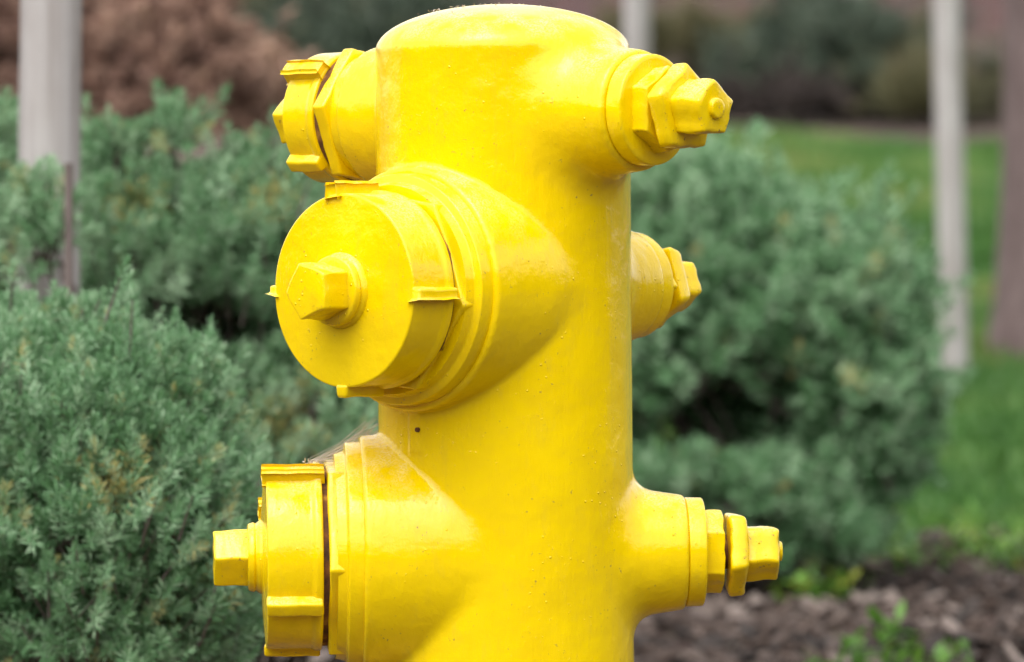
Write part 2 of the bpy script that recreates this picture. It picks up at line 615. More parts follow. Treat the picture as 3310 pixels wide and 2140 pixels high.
def shrub(name, label, lobes, n, tmpl, mat, seed, base, scale=1.0, hollow=(), yellow=0.04, stems=60, up=1.0, tint=0.5,
          stem_r=0.005, shell=0.5, clump=1.0, cat='shrub', group=None, deadspots=()):
    """lobes: list of (centre, (rx, ry, rz)); sprigs fill the outer shell of the lobes"""
    rg = np.random.default_rng(seed)
    bz = Vector((base[0], base[1], float(ground_z(base[0], base[1])) - 0.02))
    root = empty(name, bz)
    tag(root, label, cat, group)
    vol = np.array([(r[0] * r[1] * r[2]) ** (2 / 3) for _, r in lobes])
    pick = rg.choice(len(lobes), n, p=vol / vol.sum())
    cen = np.array([list(c) for c, _ in lobes])[pick]
    rad = np.array([list(r) for _, r in lobes])[pick]
    u = rg.normal(size=(n, 3)); u /= np.linalg.norm(u, axis=1, keepdims=True)
    u[:, 2] = np.where(u[:, 2] < -0.45, -u[:, 2], u[:, 2])
    wob = (1 + .05 * np.sin(u[:, 0] * 7 + seed) + .05 * np.sin(u[:, 2] * 9 + u[:, 1] * 5 + seed * 2))
    rr = wob * (shell + (1.0 - shell) * rg.random(n) ** 0.45)
    p = cen + rad * u * rr[:, None]
    # clumped growth: neighbouring shoots push out or hang back together, some leaders stick out
    cl = np.sin(p[:, 0] * 46 + seed) * np.sin(p[:, 2] * 41 + 1.3 * seed) * np.sin(p[:, 1] * 37 + .7 * seed)
    cl2 = np.sin(p[:, 0] * 19 + 2 * seed) * np.sin(p[:, 2] * 23 + seed) + .5 * np.sin(p[:, 1] * 21)
    push = .016 * cl + .012 * cl2 + np.where(rg.random(n) < .09, rg.uniform(0, .042, n), 0)
    p = p + u * (push * clump)[:, None] + np.array([0, 0, 1.0]) * (np.maximum(push, 0) * clump * .7)[:, None]
    ctint = .10 * cl + .07 * cl2
    gz = ground_z(p[:, 0], p[:, 1])
    keep = p[:, 2] > gz + 0.02
    for hc, hr in hollow:
        keep &= (((p - np.array(list(hc))) / np.array(hr)) ** 2).sum(1) > 1 + rg.normal(0, .25, n)
    p, u, ctint = p[keep], u[keep], ctint[keep]
    dirs = u + np.array([0, 0, up]) + rg.normal(0, .35, p.shape)
    v, f, t = foliage(rg, p, dirs, tmpl, scale, yellow, tint + ctint)
    for hc, hr in deadspots:
        lf = v.reshape(-1, 4, 3)[:, 0]
        q2 = (((lf - np.array(list(hc))) / (1.5 * np.array(hr))) ** 2).sum(1)
        m = np.repeat(rg.random(len(lf)) < .6 * np.exp(-3.0 * q2) * (q2 < 1.5), 4)
        t[m] = .97
    me = np_mesh('foliage', v - np.array(bz), f)
    point_attr(me, 'tint', t)
    fo = link('foliage', me, mat, root)
    tag(fo, kind='stuff')
    # woody stems fanning from the base to the crown, twigs under the shoots
    paths, radii = [], []
    b0 = np.array(bz)
    for i in rg.choice(len(p), min(stems, len(p)), replace=False):
        e = p[i]
        s0 = b0 + np.array([rg.normal(0, .05), rg.normal(0, .05), 0])
        m1 = s0 * .6 + e * .4 + np.array([0, 0, .05]) + rg.normal(0, .015, 3)
        m2 = s0 * .25 + e * .75 + np.array([0, 0, .03]) + rg.normal(0, .015, 3)
        paths.append([s0, m1, m2, e]); radii.append([stem_r * 1.2, stem_r * .9, stem_r * .6, stem_r * .25])
    dn = dirs / np.linalg.norm(dirs, axis=1, keepdims=True)
    for i in range(0, len(p), 3):
        paths.append([p[i] - dn[i] * .05 * scale, p[i] + dn[i] * .03 * scale]); radii.append([.0016, .0009])
    sv, sf = tubes(paths, radii, 4)
    st = link('stems', np_mesh('stems', sv - np.array(bz), sf), M_TWIG, root)
    tag(st, kind='stuff')
    return root


rgT = np.random.default_rng(3)
T_FINE = [sprig_template(rgT, 13, 0.052, 0.0170, 0.0027) for _ in range(7)]
T_MID = [sprig_template(rgT, 11, 0.055, 0.0185, 0.0037) for _ in range(6)]
T_COARSE = [sprig_template(rgT, 8, 0.060, 0.022, 0.0055) for _ in range(5)]
T_FAR = [sprig_template(rgT, 5, 0.09, 0.05, 0.018) for _ in range(4)]
T_STRAW = [sprig_template(rgT, 4, 0.10, 0.22, 0.010, 5, 0.35) for _ in range(4)]


def sc(px, d): return px / FPX * d


# front left shrub, just behind the hydrant, nearly in focus
LF = [(at(0, 1830, 5.35), (.205, .19, .195)), (at(330, 1870, 5.30), (.13, .18, .195)), (at(560, 1850, 5.36), (.060, .13, .130)),
      (at(60, 1140, 5.50), (.045, .07, .03)), (at(-450, 1600, 5.5), (.20, .2, .22)), (at(590, 1310, 5.42), (.034, .06, .036)),
      (at(300, 1200, 5.42), (.05, .07, .026)), (at(480, 1400, 5.36), (.07, .10, .06)), (at(690, 1600, 5.42), (.02, .06, .03))]
shrub('rosemary_shrub', 'nearest grey green shrub filling the lower left, its fine needle leaves in focus', LF, 10800, T_FINE, M_LEAF, 21,
      (at(150, 1800, 5.35).x, at(150, 1800, 5.35).y), 0.66, yellow=0.05, clump=.75, stems=90, tint=0.53,
      deadspots=[(at(370, 1560, 5.15), (.03, .12, .02))])

# shrub behind it, round the foot of the pale stake
LR = [(at(480, 1080, 6.75), (.22, .19, .195)), (at(880, 1060, 6.8), (.22, .19, .185)), (at(1230, 1150, 6.85), (.20, .19, .17)),
      (at(60, 1000, 6.98), (.18, .18, .13)), (at(-350, 900, 7.0), (.20, .22, .17)), (at(700, 1750, 6.7), (.36, .2, .22)),
      (at(1150, 1750, 6.75), (.28, .2, .22)), (at(-70, 540, 6.9), (.03, .05, .06)), (at(60, 840, 6.28), (.060, .05, .055)), (at(135, 800, 6.26), (.025, .03, .035)),
      (at(560, 480, 6.75), (.02, .04, .03)), (at(385, 520, 6.72), (.02, .04, .03))]
shrub('rosemary_shrub', 'grey green shrub behind the nearest one, round the foot of the thick pale stake', LR, 9400, T_MID, M_LEAF, 22,
      (at(600, 1500, 6.75).x, at(600, 1500, 6.75).y), 0.76, clump=.85, yellow=0.05, stems=100, tint=0.64,
      hollow=[(at(640, 1110, 6.55), (.100, .22, .050)), (at(90, 1030, 6.5), (.06, .2, .035)), (at(930, 1300, 6.5), (.035, .12, .05)), (at(760, 1330, 6.5), (.05, .12, .03)), (at(236, 800, 6.2), (.013, .35, .095))],
      deadspots=[(at(440, 660, 6.6), (.028, .2, .022)), (at(930, 1380, 6.6), (.045, .2, .035)), (at(860, 640, 6.6), (.03, .2, .03))])

# big shrub right of the hydrant
RS = [(at(2150, 1140, 9.0), (.27, .24, .262)), (at(2540, 1130, 9.0), (.18, .22, .192)), (at(2760, 1200, 8.95), (.085, .2, .19)),
      (at(2850, 1430, 8.95), (.045, .18, .14)), (at(2700, 1500, 9.0), (.11, .2, .16)), (at(1900, 1200, 9.1), (.26, .24, .30)),
      (at(2700, 1760, 8.85), (.06, .1, .05)), (at(2930, 1020, 8.98), (.03, .06, .05)), (at(2260, 1640, 8.76), (.11, .07, .05)),
      (at(2460, 1650, 8.80), (.07, .07, .05)), (at(2480, 1790, 8.84), (.17, .08, .05)), (at(2150, 1740, 8.9), (.16, .1, .10)),
      (at(2330, 1400, 9.08), (.06, .06, .03))]
shrub('rosemary_shrub', 'tall soft grey green shrub right of the hydrant, a dark hollow low down', RS, 10200, T_COARSE, M_LEAF, 23,
      (at(2450, 1700, 9.0).x, at(2450, 1700, 9.0).y), 0.92, yellow=0.02, stems=26, tint=0.57, shell=0.60, stem_r=.004, clump=1.5,
      hollow=[(at(2390, 1375, 8.76), (.135, .28, .085)), (at(2200, 1455, 8.78), (.09, .22, .055)), (at(2280, 1640, 8.74), (.05, .1, .03)), (at(2430, 1690, 8.84), (.10, .16, .025)), (at(2590, 1500, 8.75), (.03, .15, .05))])

# dark shrubs far up the bank
M_RUSSET = leaf_material('russet_dry_leaf', (0.085, 0.042, 0.030), (0.24, 0.135, 0.10), (0.44, 0.29, 0.21), (0.46, 0.33, 0.21), 0.1, 0.8)
pb = at(1100, 330, 25.5)
shrub('low_shrub', 'dark green low shrub on the brown bank behind the upper left cap', [
    (at(1060, 235, 25.5), (.44, .4, .17)), (at(820, 150, 25.6), (.20, .3, .08)), (at(1250, 190, 25.8), (.6, .4, .24))],
    1900, T_FAR, M_LEAF_DARK, 24, (pb.x, pb.y), 0.8, stems=20, yellow=0.05, tint=0.55, clump=4.0)
pb = at(1000, 120, 31.5)
shrub('low_shrub', 'hazy grey green shrub higher on the bank above the dark one at upper left', [
    (at(1050, 90, 31.5), (.62, .4, .14)), (at(800, 100, 31.8), (.25, .3, .10))],
    1300, T_FAR, M_LEAF_OLIVE, 34, (pb.x, pb.y), 0.8, stems=10, yellow=0.02, tint=0.25, clump=4.0)
pb = at(2720, 420, 31.0)
shrub('low_shrub', 'dark green spreading shrub beyond the lawn, left of the slim stake', [
    (at(2760, 240, 31.0), (.40, .4, .27)), (at(2600, 200, 31.6), (.24, .3, .20)), (at(2900, 330, 31.2), (.22, .3, .22)), (at(2690, 120, 31.6), (.14, .3, .2)), (at(2990, 260, 31.4), (.16, .3, .22)), (at(2430, 270, 31.5), (.22, .3, .13))],
    2600, T_FAR, M_LEAF_DARK, 25, (pb.x, pb.y), 0.8, stems=20, yellow=0.05, tint=0.6, clump=5.0)
M_BROWN = leaf_material('dark_brown_leaf', (0.022, 0.016, 0.014), (0.042, 0.030, 0.026), (0.075, 0.055, 0.046), (0.10, 0.08, 0.05), 0.1, 0.8)
pb = at(2560, 400, 30.4)
shrub('dry_shrub', 'dark brown low brush at the far edge of the lawn under the spreading shrub', [
    (at(2580, 350, 30.4), (.26, .2, .08)), (at(2320, 370, 30.5), (.26, .2, .06))], 900, T_FAR, M_BROWN, 35, (pb.x, pb.y), 0.6, stems=10, yellow=0.0, tint=0.5, clump=3.0)
pb = at(2900, 450, 30.6)
shrub('low_shrub', 'low olive green planting strip along the far edge of the lawn at right', [
    (at(2880, 420, 30.6), (.30, .2, .11)), (at(3130, 400, 30.8), (.30, .2, .14)), (at(3260, 330, 31.4), (.30, .2, .2))],
    1300, T_FAR, M_LEAF_OLIVE, 38, (pb.x, pb.y), 0.6, stems=8, yellow=0.02, tint=.2, clump=4.0)
pb = at(2970, 470, 30.2)
shrub('dry_grass_clump', 'olive tuft of long dry grass beside the slim stake beyond the lawn', [
    (at(2970, 420, 30.2), (.10, .16, .10)), (at(3010, 380, 30.4), (.08, .16, .10))],
    220, T_STRAW, M_LEAF_OLIVE, 26, (pb.x, pb.y), 0.8, stems=4, yellow=0.05, up=1.6, tint=.35, cat='grass clump', clump=3.0)
pb = at(2250, 300, 33.0)
shrub('dry_grass_clump', 'wide tan and olive grass clump on the bank behind the upper right valve', [
    (at(2230, 190, 33.0), (.55, .3, .11)), (at(2420, 260, 33.3), (.30, .3, .10))],
    700, T_STRAW, M_LEAF_OLIVE, 27, (pb.x, pb.y), 0.6, stems=4, yellow=0.06, tint=.45, up=1.2, cat='grass clump', clump=5.0)
pb = at(330, 520, 13.0)
shrub('dry_shrub', 'big rust brown dry shrub behind the thick pale stake at upper left', [
    (at(200, 330, 13.2), (.34, .25, .26)), (at(560, 330, 13.0), (.20, .22, .20)), (at(-200, 200, 13.5), (.3, .25, .3)), (at(380, 90, 13.6), (.25, .2, .14))],
    3400, T_FAR, M_RUSSET, 36, (pb.x, pb.y), 0.55, stems=30, yellow=0.02, tint=0.46, clump=2.0)
pb = at(770, 470, 14.5)
shrub('dry_shrub', 'paler tan dry shrub between the rust brown one and the upper left cap', [
    (at(790, 370, 14.5), (.13, .2, .11)), (at(930, 430, 14.6), (.11, .2, .07))],
    700, T_FAR, M_RUSSET, 37, (pb.x, pb.y), 0.55, stems=10, yellow=0.12, tint=0.72, clump=2.0)


# ------------------------------------------------------------------ boulders on the bank
def boulder(label, px, py, d, r, seed):
    bm = bmesh.new()
    bmesh.ops.create_icosphere(bm, subdivisions=3, radius=1.0)
    rg = random.Random(seed)
    ph = [rg.uniform(0, 6) for _ in range(4)]
    for v in bm.verts:
        c = v.co
        k = 1 + .13 * math.sin(c.x * 3 + ph[0]) + .1 * math.sin(c.y * 4 + ph[1]) + .08 * math.sin(c.z * 5 + ph[2])
        v.co = Vector((c.x * r[0], c.y * r[1], c.z * r[2])) * k
    o = bm_obj('boulder', bm, M_STONE, None, smooth=50)
    p = at(px, py, d)
    o.location = (p.x, p.y, float(ground_z(p.x, p.y)) + r[2] * .55)
    tag(o, label, 'boulder')


boulder('pale grey boulder on the bank above the dark shrub at upper left', 760, 70, 38, (.26, .2, .16), 1)
boulder('pale lilac grey boulder at the top edge behind the upper left cap', 1090, 20, 42, (.34, .2, .16), 2)


# ------------------------------------------------------------------ tree stakes
def stake(label, px, d, width, top, lean=0.0, group=None):
    p = at(px, 1070, d)
    gz = float(ground_z(p.x, p.y))
    r = width / 2
    bm = bmesh.new()
    rings = []
    n, seg = 26, 20
    rg = random.Random(int(px))
    for i in range(n + 1):
        t = i / n
        z = -0.35 + (top + 0.35) * t
        rr = r * (1.03 - 0.06 * t) * (1 + rg.uniform(-.012, .012))
        if i == n: rr *= 0.88
        ox = lean * (z) + 0.002 * math.sin(t * 9)
        rings.append([bm.verts.new((ox + rr * math.cos(a) * (1 + .02 * math.sin(3 * a + 1)), rr * math.sin(a), z))
                      for a in [2 * math.pi * j / seg for j in range(seg)]])
    for a, b in zip(rings, rings[1:]):
        for j in range(seg):
            bm.faces.new((a[j], a[(j + 1) % seg], b[(j + 1) % seg], b[j]))
    bm.faces.new(rings[-1])
    bm.faces.new(rings[0][::-1])
    o = bm_obj('tree_stake', bm, M_STAKE, None, smooth=50)
    o.location = (p.x, p.y, gz)
    tag(o, label, 'stake', group)
    return o


stake('thick pale round wooden stake rising out of the shrub at the left', 133, 6.42, sc(202, 6.42), 1.9, 0.015, 'pale wooden tree stakes')
stake('slim pale wooden stake on the lawn right of the tall shrub', 3082, 15.9, sc(92, 15.9), 2.2, -0.018, 'pale wooden tree stakes')
stake('pale stake seen just above the right shoulder of the hydrant', 2060, 18.0, sc(86, 18.0), 2.4, 0.0, 'pale wooden tree stakes')
stake('faint pale stake high on the bank behind the dark rounded shrub', 2760, 33.5, .15, 2.3, 0.0, 'pale wooden tree stakes')


p = at(222, 1010, 6.22)
bm = bmesh.new()
bmesh.ops.create_cone(bm, cap_ends=True, segments=12, radius1=.0055, radius2=.0050, depth=.76, matrix=Matrix.Translation((0, 0, .345)))
o = bm_obj('garden_stake', bm, M_TWIG, None, smooth=40)
o.location = (p.x, p.y, float(ground_z(p.x, p.y)))
tag(o, 'thin grey garden stake in the dark gap under the thick pale stake', 'stake')


# ------------------------------------------------------------------ tree at the right edge
def tree(px, d, r):
    p = at(px, 1190, d)
    root = empty('tree', (p.x, p.y, float(ground_z(p.x, p.y))))
    tag(root, 'mauve brown tree trunk cut by the right edge of the picture', 'tree')
    rg = np.random.default_rng(5)
    zt = np.array([-0.2, 0.0, 0.15, 0.5, 1.0, 1.6, 2.4, 3.2])
    rr = r * np.array([1.35, 1.22, 1.08, 1.0, .96, .92, .85, .7])
    path = [[.015 * math.sin(z * 2), .01 * math.cos(z * 3), z] for z in zt]
    paths, radii = [path], [list(rr)]
    v, f = tubes(paths, radii, 24)
    link('trunk', np_mesh('trunk', v, f, True), M_TRUNK, root)
    tips = []
    for i in range(9):
        a = i * 2.4
        s = np.array([0, 0, 2.4 + .09 * i])
        e = s + np.array([math.cos(a) * 1.3, math.sin(a) * 1.3, 1.0 + .5 * rg.random()])
        m = (s + e) / 2 + np.array([0, 0, .12])
        v, f = tubes([[s, m, e]], [[r * .4, r * .25, r * .1]], 8)
        link('limb', np_mesh('limb', v, f, True), M_TRUNK, root)
        tips += [e, m]
    tips = np.array(tips)
    pts = tips[rg.integers(0, len(tips), 2600)] + rg.normal(0, .42, (2600, 3))
    v, f, t = foliage(rg, pts, rg.normal(0, 1, pts.shape) + np.array([0, 0, .4]), T_FAR, 1.1, .05)
    me = np_mesh('crown', v, f)
    point_attr(me, 'tint', t)
    tag(link('crown', me, M_LEAF_DARK, root), kind='stuff')


tree(3400, 16.4, sc(178, 16.4))


# ------------------------------------------------------------------ weeds
def leaf_blade(rg, length, width):
    prof = [0, .6, 1.0, .85, .45, 0.02]
    vs, fs = [], []
    for i, w in enumerate(prof):
        t = i / (len(prof) - 1)
        z = length * (.55 * t - .35 * t * t)
        vs += [[length * t, -w * width / 2, z + .12 * width * w], [length * t, 0, z], [length * t, w * width / 2, z + .12 * width * w]]
    for i in range(len(prof) - 1):
        a = i * 3
        fs += [[a, a + 3, a + 4, a + 1], [a + 1, a + 4, a + 5, a + 2]]
    return np.array(vs), np.array(fs)


def weed_mesh(rg, h, n, ll):
    V, Fc, T = [], [], []
    b = 0
    for i in range(n):
        v, f = leaf_blade(rg, ll * rg.uniform(.6, 1.2), ll * rg.uniform(.35, .5))
        a, e = rg.random() * 6.283, rg.uniform(-.3, .9)
        ce, se = math.cos(e), math.sin(e)
        v = v @ np.array([[ce, 0, -se], [0, 1, 0], [se, 0, ce]]).T
        v[:, 2] = np.abs(v[:, 2]) * .9
        ca, sa = math.cos(a), math.sin(a)
        v = v @ np.array([[ca, -sa, 0], [sa, ca, 0], [0, 0, 1]]).T
        v += np.array([rg.normal(0, .012), rg.normal(0, .012), h * rg.random()])
        V.append(v); Fc.append(f + b); T.append(np.full(len(v), np.clip(rg.normal(.5, .22), .05, .97)))
        b += len(v)
    return np.concatenate(V), np.concatenate(Fc), np.concatenate(T)


def weed(label, px, d, h, n, ll, seed):
    rg = np.random.default_rng(seed)
    p = at(px, 2100, d)
    root = empty('weed', (p.x, p.y, float(ground_z(p.x, p.y))))
    tag(root, label, 'weed', 'green weeds sprouting in the mulch')
    v, f, t = weed_mesh(rg, h, n, ll)
    me = np_mesh('leaves', v, f, True)
    point_attr(me, 'tint', t)
    tag(link('leaves', me, M_WEED, root), kind='stuff')
    sv, sf = tubes([[[0, 0, -.01], [.004, .002, h * .5], [0, .004, h]], [[0, 0, -.01], [-.012, .004, h * .8]]],
                   [[.0025, .002, .0012], [.0022, .001]], 5)
    link('stem', np_mesh('stem', sv, sf, True), M_WEED, root)


weed('small yellow green weed leftmost of the sprouts at the bottom right', 2655, 7.35, .035, 14, .028, 41)
weed('upright bright green weed just left of the largest bottom weed', 2775, 7.30, .075, 34, .032, 42)
weed('largest leafy green weed at the bottom edge, reaching highest above the mulch', 2890, 7.34, .092, 46, .036, 43)
weed('low spreading green weed just right of the largest one', 2985, 7.25, .05, 26, .030, 44)
weed('lime green weed rightmost of the sprouts at the bottom edge', 3095, 7.3, .06, 16, .028, 45)

rg = np.random.default_rng(77)
V_, F_, T_ = [], [], []
b = 0
for i in range(62):
    px, d = rg.uniform(2560, 3330), rg.uniform(9.2, 10.5)
    if px < 2750: d = rg.uniform(8.6, 9.1)
    p = at(px, 1800, d)
    v, f, t = weed_mesh(rg, .05, 12, .03)
    v = v + np.array([p.x, p.y, float(ground_z(p.x, p.y))])
    V_.append(v); F_.append(f + b); T_.append(np.clip(t + rg.normal(.1, .2), .05, .97)); b += len(v)
me = np_mesh('ground_cover', np.concatenate(V_), np.concatenate(F_), True)
point_attr(me, 'tint', np.concatenate(T_))
o = link('ground_cover', me, M_WEED)
tag(o, 'low leafy ground cover between the mulch and the lawn at the right', 'ground cover', kind='stuff')

# ------------------------------------------------------------------ fire hydrant
S = 3310 and 0.0002433                                  # metres per photograph pixel at the barrel
Z_TOP, Z_MID, Z_LOW = ZC - (368 - 1070) * S, ZC - (930 - 1070) * S, ZC - (1792 - 1070) * S
R_B = 0.1
Z_DOME = ZC - (166 - 1070) * S
H_DOME = 151 * S


def hdir(beta):            # beta: degrees from straight left, positive towards the camera
    b = math.radians(beta)
    return np.array([-math.cos(b), -math.sin(b), 0.0])


OUT = {'top': (hdir(-41), Z_TOP), 'mid': (hdir(47.5), Z_MID), 'low': (hdir(4), Z_LOW)}

hyd = empty('fire_hydrant', (0.0036, 0, 0))
hyd.rotation_euler = (0, -0.0075, 0)
tag(hyd, 'glossy yellow three outlet fire hydrant with capped nozzles and five sided valve nuts', 'fire hydrant')


def smin(a, b, k):
    h = np.maximum(k - np.abs(a - b), 0) / k
    return np.minimum(a, b) - h * h * k * .25


def smax(a, b, k): return -smin(-a, -b, k)


def cone(P, d, zc, L0, L1, r0, r1, k=.003):
    p = P - np.array([0, 0, zc])
    t = p @ d
    q = np.sqrt(np.maximum((p * p).sum(-1) - t * t, 0))
    r = r0 + (r1 - r0) * np.clip((t - L0) / (L1 - L0), 0, 1)
    f = (q - r) * math.cos(math.atan2(abs(r1 - r0), L1 - L0))
    return smax(f, smax(t - L1, -t - .0, .001), k)


def sdf(P):
    q = np.sqrt(P[..., 0] ** 2 + P[..., 1] ** 2)
    cyl = np.maximum(q - R_B, P[..., 2] - Z_DOME)
    e = np.array([R_B, R_B, H_DOME])
    pd = P - np.array([0, 0, Z_DOME])
    k0 = np.sqrt(((pd / e) ** 2).sum(-1)) + 1e-9
    k1 = np.sqrt(((pd / (e * e)) ** 2).sum(-1)) + 1e-9
    f = np.minimum(cyl, k0 * (k0 - 1) / k1)
    d, z = OUT['top']
    f = smin(f, cone(P, d, z, .06, .128, .0585, .0560), .003)
    f = smin(f, cone(P, -d, z, .085, .1405, .0540, .0465), .022)
    d, z = OUT['mid']
    f = smin(f, cone(P, d, z, .05, .1105, .0980, .0945), .0025)
    f = smin(f, cone(P, -d, z, .085, .1405, .0525, .0455), .018)
    d, z = OUT['low']
    f = smin(f, cone(P, d, z, .05, .1155, .0980, .0945), .004)
    f = smin(f, cone(P, -d, z, .085, .1405, .0535, .0450), .018)
    # small cast pad below the middle outlet
    a = np.array([-.0688, -.0726, ZC - (1372 - 1070) * S])
    n = np.array([-.688, -.726, 0]); u = np.array([.726, -.688, 0])
    pp = P - a
    bx = np.maximum(np.maximum(np.abs(pp @ u) - .006, np.abs(pp[..., 2]) - .018), np.abs(pp @ n) - .0012)
    f = smin(f, bx, .004)
    return f


def surface_nets(fn, lo, hi, h):
    ax = [np.arange(lo[i], hi[i] + h, h) for i in range(3)]
    Fv = np.empty((len(ax[0]), len(ax[1]), len(ax[2])), np.float32)
    for k in range(0, len(ax[2]), 24):
        G = np.stack(np.meshgrid(ax[0], ax[1], ax[2][k:k + 24], indexing='ij'), -1)
        Fv[:, :, k:k + 24] = fn(G)
    ins = Fv < 0
    cs = sum(ins[i:ins.shape[0] - 1 + i, j:ins.shape[1] - 1 + j, k:ins.shape[2] - 1 + k].astype(np.int8)
             for i in (0, 1) for j in (0, 1) for k in (0, 1))
    act = (cs > 0) & (cs < 8)
    cells = np.argwhere(act)
    idx = -np.ones(act.shape, np.int64)
    idx[act] = np.arange(len(cells))
    acc = np.zeros((len(cells), 3)); cnt = np.zeros(len(cells))
    cor = [(i, j, k) for i in (0, 1) for j in (0, 1) for k in (0, 1)]
    for a in cor:
        for bdim in range(3):
            if a[bdim]: continue
            bb = list(a); bb[bdim] = 1
            fa = Fv[tuple((cells + np.array(a)).T)]; fb = Fv[tuple((cells + np.array(bb)).T)]
            m = (fa < 0) != (fb < 0)
            t = fa[m] / (fa[m] - fb[m])
            acc[m] += np.array(a) + (np.array(bb) - np.array(a)) * t[:, None]
            cnt[m] += 1
    v = np.array(lo) + h * (cells + acc / cnt[:, None])
    quads = []
    for d in range(3):
        e1, e2 = (d + 1) % 3, (d + 2) % 3
        sl0 = [slice(None)] * 3; sl1 = [slice(None)] * 3
        sl0[d] = slice(0, -1); sl1[d] = slice(1, None)
        ch = ins[tuple(sl0)] != ins[tuple(sl1)]
        p = np.argwhere(ch)
        p = p[(p[:, e1] > 0) & (p[:, e2] > 0) & (p[:, e1] < ins.shape[e1] - 1) & (p[:, e2] < ins.shape[e2] - 1)]
        o1 = np.zeros(3, int); o1[e1] = 1
        o2 = np.zeros(3, int); o2[e2] = 1
        qd = np.stack([idx[tuple((p - o1 - o2).T)], idx[tuple((p - o2).T)], idx[tuple(p.T)], idx[tuple((p - o1).T)]], -1)
        fl = ~ins[tuple(p.T)]
        qd[fl] = qd[fl][:, ::-1]
        quads.append(qd)
    for _ in range(4):
        f0 = fn(v)
        gr = np.stack([(fn(v + np.eye(3)[i] * 2e-4) - fn(v - np.eye(3)[i] * 2e-4)) / 4e-4 for i in range(3)], -1)
        v = v - (f0 / np.maximum((gr * gr).sum(-1), .2))[:, None] * gr * .8
    return v, np.concatenate(quads)


hv, hf = surface_nets(sdf, (-.152, -.152, 0.02), (.152, .152, .912), .0026)
barrel = link('barrel', np_mesh('barrel', hv, hf, True), M_PAINT, hyd)


# --- turned and forged pieces on an axis
def frame(d):
    up = np.array([0, 0, 1.0])
    return up, np.cross(up, d)


def round_profile(pts, rad, seg=4):
    out = [pts[0]]
    for a, b, c in zip(pts, pts[1:], pts[2:]):
        a, b, c = map(np.array, (a, b, c))
        la, lc = np.linalg.norm(a - b), np.linalg.norm(c - b)
        r = min(rad, la * .45, lc * .45)
        p0, p1 = b + (a - b) / la * r, b + (c - b) / lc * r
        for i in range(seg + 1):
            t = i / seg
            out.append(tuple((1 - t) ** 2 * p0 + 2 * t * (1 - t) * b + t * t * p1))
    out.append(pts[-1])
    return out


def lathe(d, zc, prof, n=72, phase=0.0, rounding=None, wob=0.0):
    up, u = frame(d)
    if rounding: prof = round_profile(prof, rounding)
    bm = bmesh.new()
    rings = []
    for L, r in prof:
        if r < 1e-6:
            rings.append([bm.verts.new(tuple(d * L + np.array([0, 0, zc])))])
            continue
        row = []
        for j in range(n):
            a = phase + 2 * math.pi * j / n
            rr = r * (1 + wob * math.sin(3 * a + L * 60) + wob * .7 * math.sin(7 * a + 2))
            row.append(bm.verts.new(tuple(d * L + (u * math.cos(a) + up * math.sin(a)) * rr + np.array([0, 0, zc]))))
        rings.append(row)
    for a, b in zip(rings, rings[1:]):
        if len(a) == 1 and len(b) == 1: continue
        if len(b) == 1:
            for j in range(n): bm.faces.new((a[j], a[(j + 1) % n], b[0]))
        elif len(a) == 1:
            for j in range(n): bm.faces.new((a[0], b[(j + 1) % n], b[j]))
        else:
            for j in range(n): bm.faces.new((a[j], a[(j + 1) % n], b[(j + 1) % n], b[j]))
    for row, rev in ((rings[0], True), (rings[-1], False)):
        if len(row) > 2: bm.faces.new(row[::-1] if rev else row)
    bmesh.ops.recalc_face_normals(bm, faces=bm.faces)
    return bm


def prism(d, zc, L0, L1, R, n, deg, R1=None):
    return lathe(d, zc, [(L0, R), (L1, R1 or R)], n, math.radians(deg))


def join_bm(a, b):
    me = bpy.data.meshes.new('tmp')
    b.to_mesh(me); b.free()
    a.from_mesh(me)
    bpy.data.meshes.remove(me)
    return a


def roughen(bm, amp, seed, freq=220):
    """uneven paint build-up and dents on forged edges"""
    rg = random.Random(seed)
    ph = [rg.uniform(0, 6) for _ in range(6)]
    for v in bm.verts:
        c = v.co
        v.co += Vector((math.sin(c.y * freq + ph[0]) + math.sin(c.z * freq * 1.7 + ph[1]),
                        math.sin(c.z * freq + ph[2]) + math.sin(c.x * freq * 1.6 + ph[3]),
                        math.sin(c.x * freq + ph[4]) + math.sin(c.y * freq * 1.8 + ph[5]))) * amp * .5
    return bm


def forged(name, bm, parent, bevel, seed, amp=.0007, mat=None):
    """prism piece: cut edges rounded by bevel, then given slight unevenness"""
    bmesh.ops.bevel(bm, geom=list(bm.edges), offset=bevel, segments=3, profile=.55, affect='EDGES', clamp_overlap=True)
    big = [e for e in bm.edges if e.calc_length() > .007]
    bmesh.ops.subdivide_edges(bm, edges=big, cuts=4, use_grid_fill=True)
    roughen(bm, amp, seed)
    o = bm_obj(name, bm, mat or M_PAINT, parent, smooth=60)
    return o


def lug(d, zc, ang, r, L0, L1, w, hgt, parent, seed):
    w *= 1.35
    up, u = frame(d)
    a = math.radians(ang)
    rad = u * math.cos(a) + up * math.sin(a)
    tan = -u * math.sin(a) + up * math.cos(a)
    bm = bmesh.new()
    M = Matrix(((d[0], tan[0], rad[0], 0), (d[1], tan[1], rad[1], 0), (d[2], tan[2], rad[2], 0), (0, 0, 0, 1)))
    c = d * (L0 + L1) / 2 + rad * (r + hgt * .5 - .002) + np.array([0, 0, zc])
    vs = bmesh.ops.create_cube(bm, size=1.0)['verts']
    for v in vs:
        v.co = Vector((v.co.x * (L1 - L0), v.co.y * w * (0.86 if v.co.z > 0 else 1.12), v.co.z * (hgt + .004)))
        v.co = (M @ v.co) + Vector(c)
    return forged('lug', bm, parent, .0024, seed, .0005)


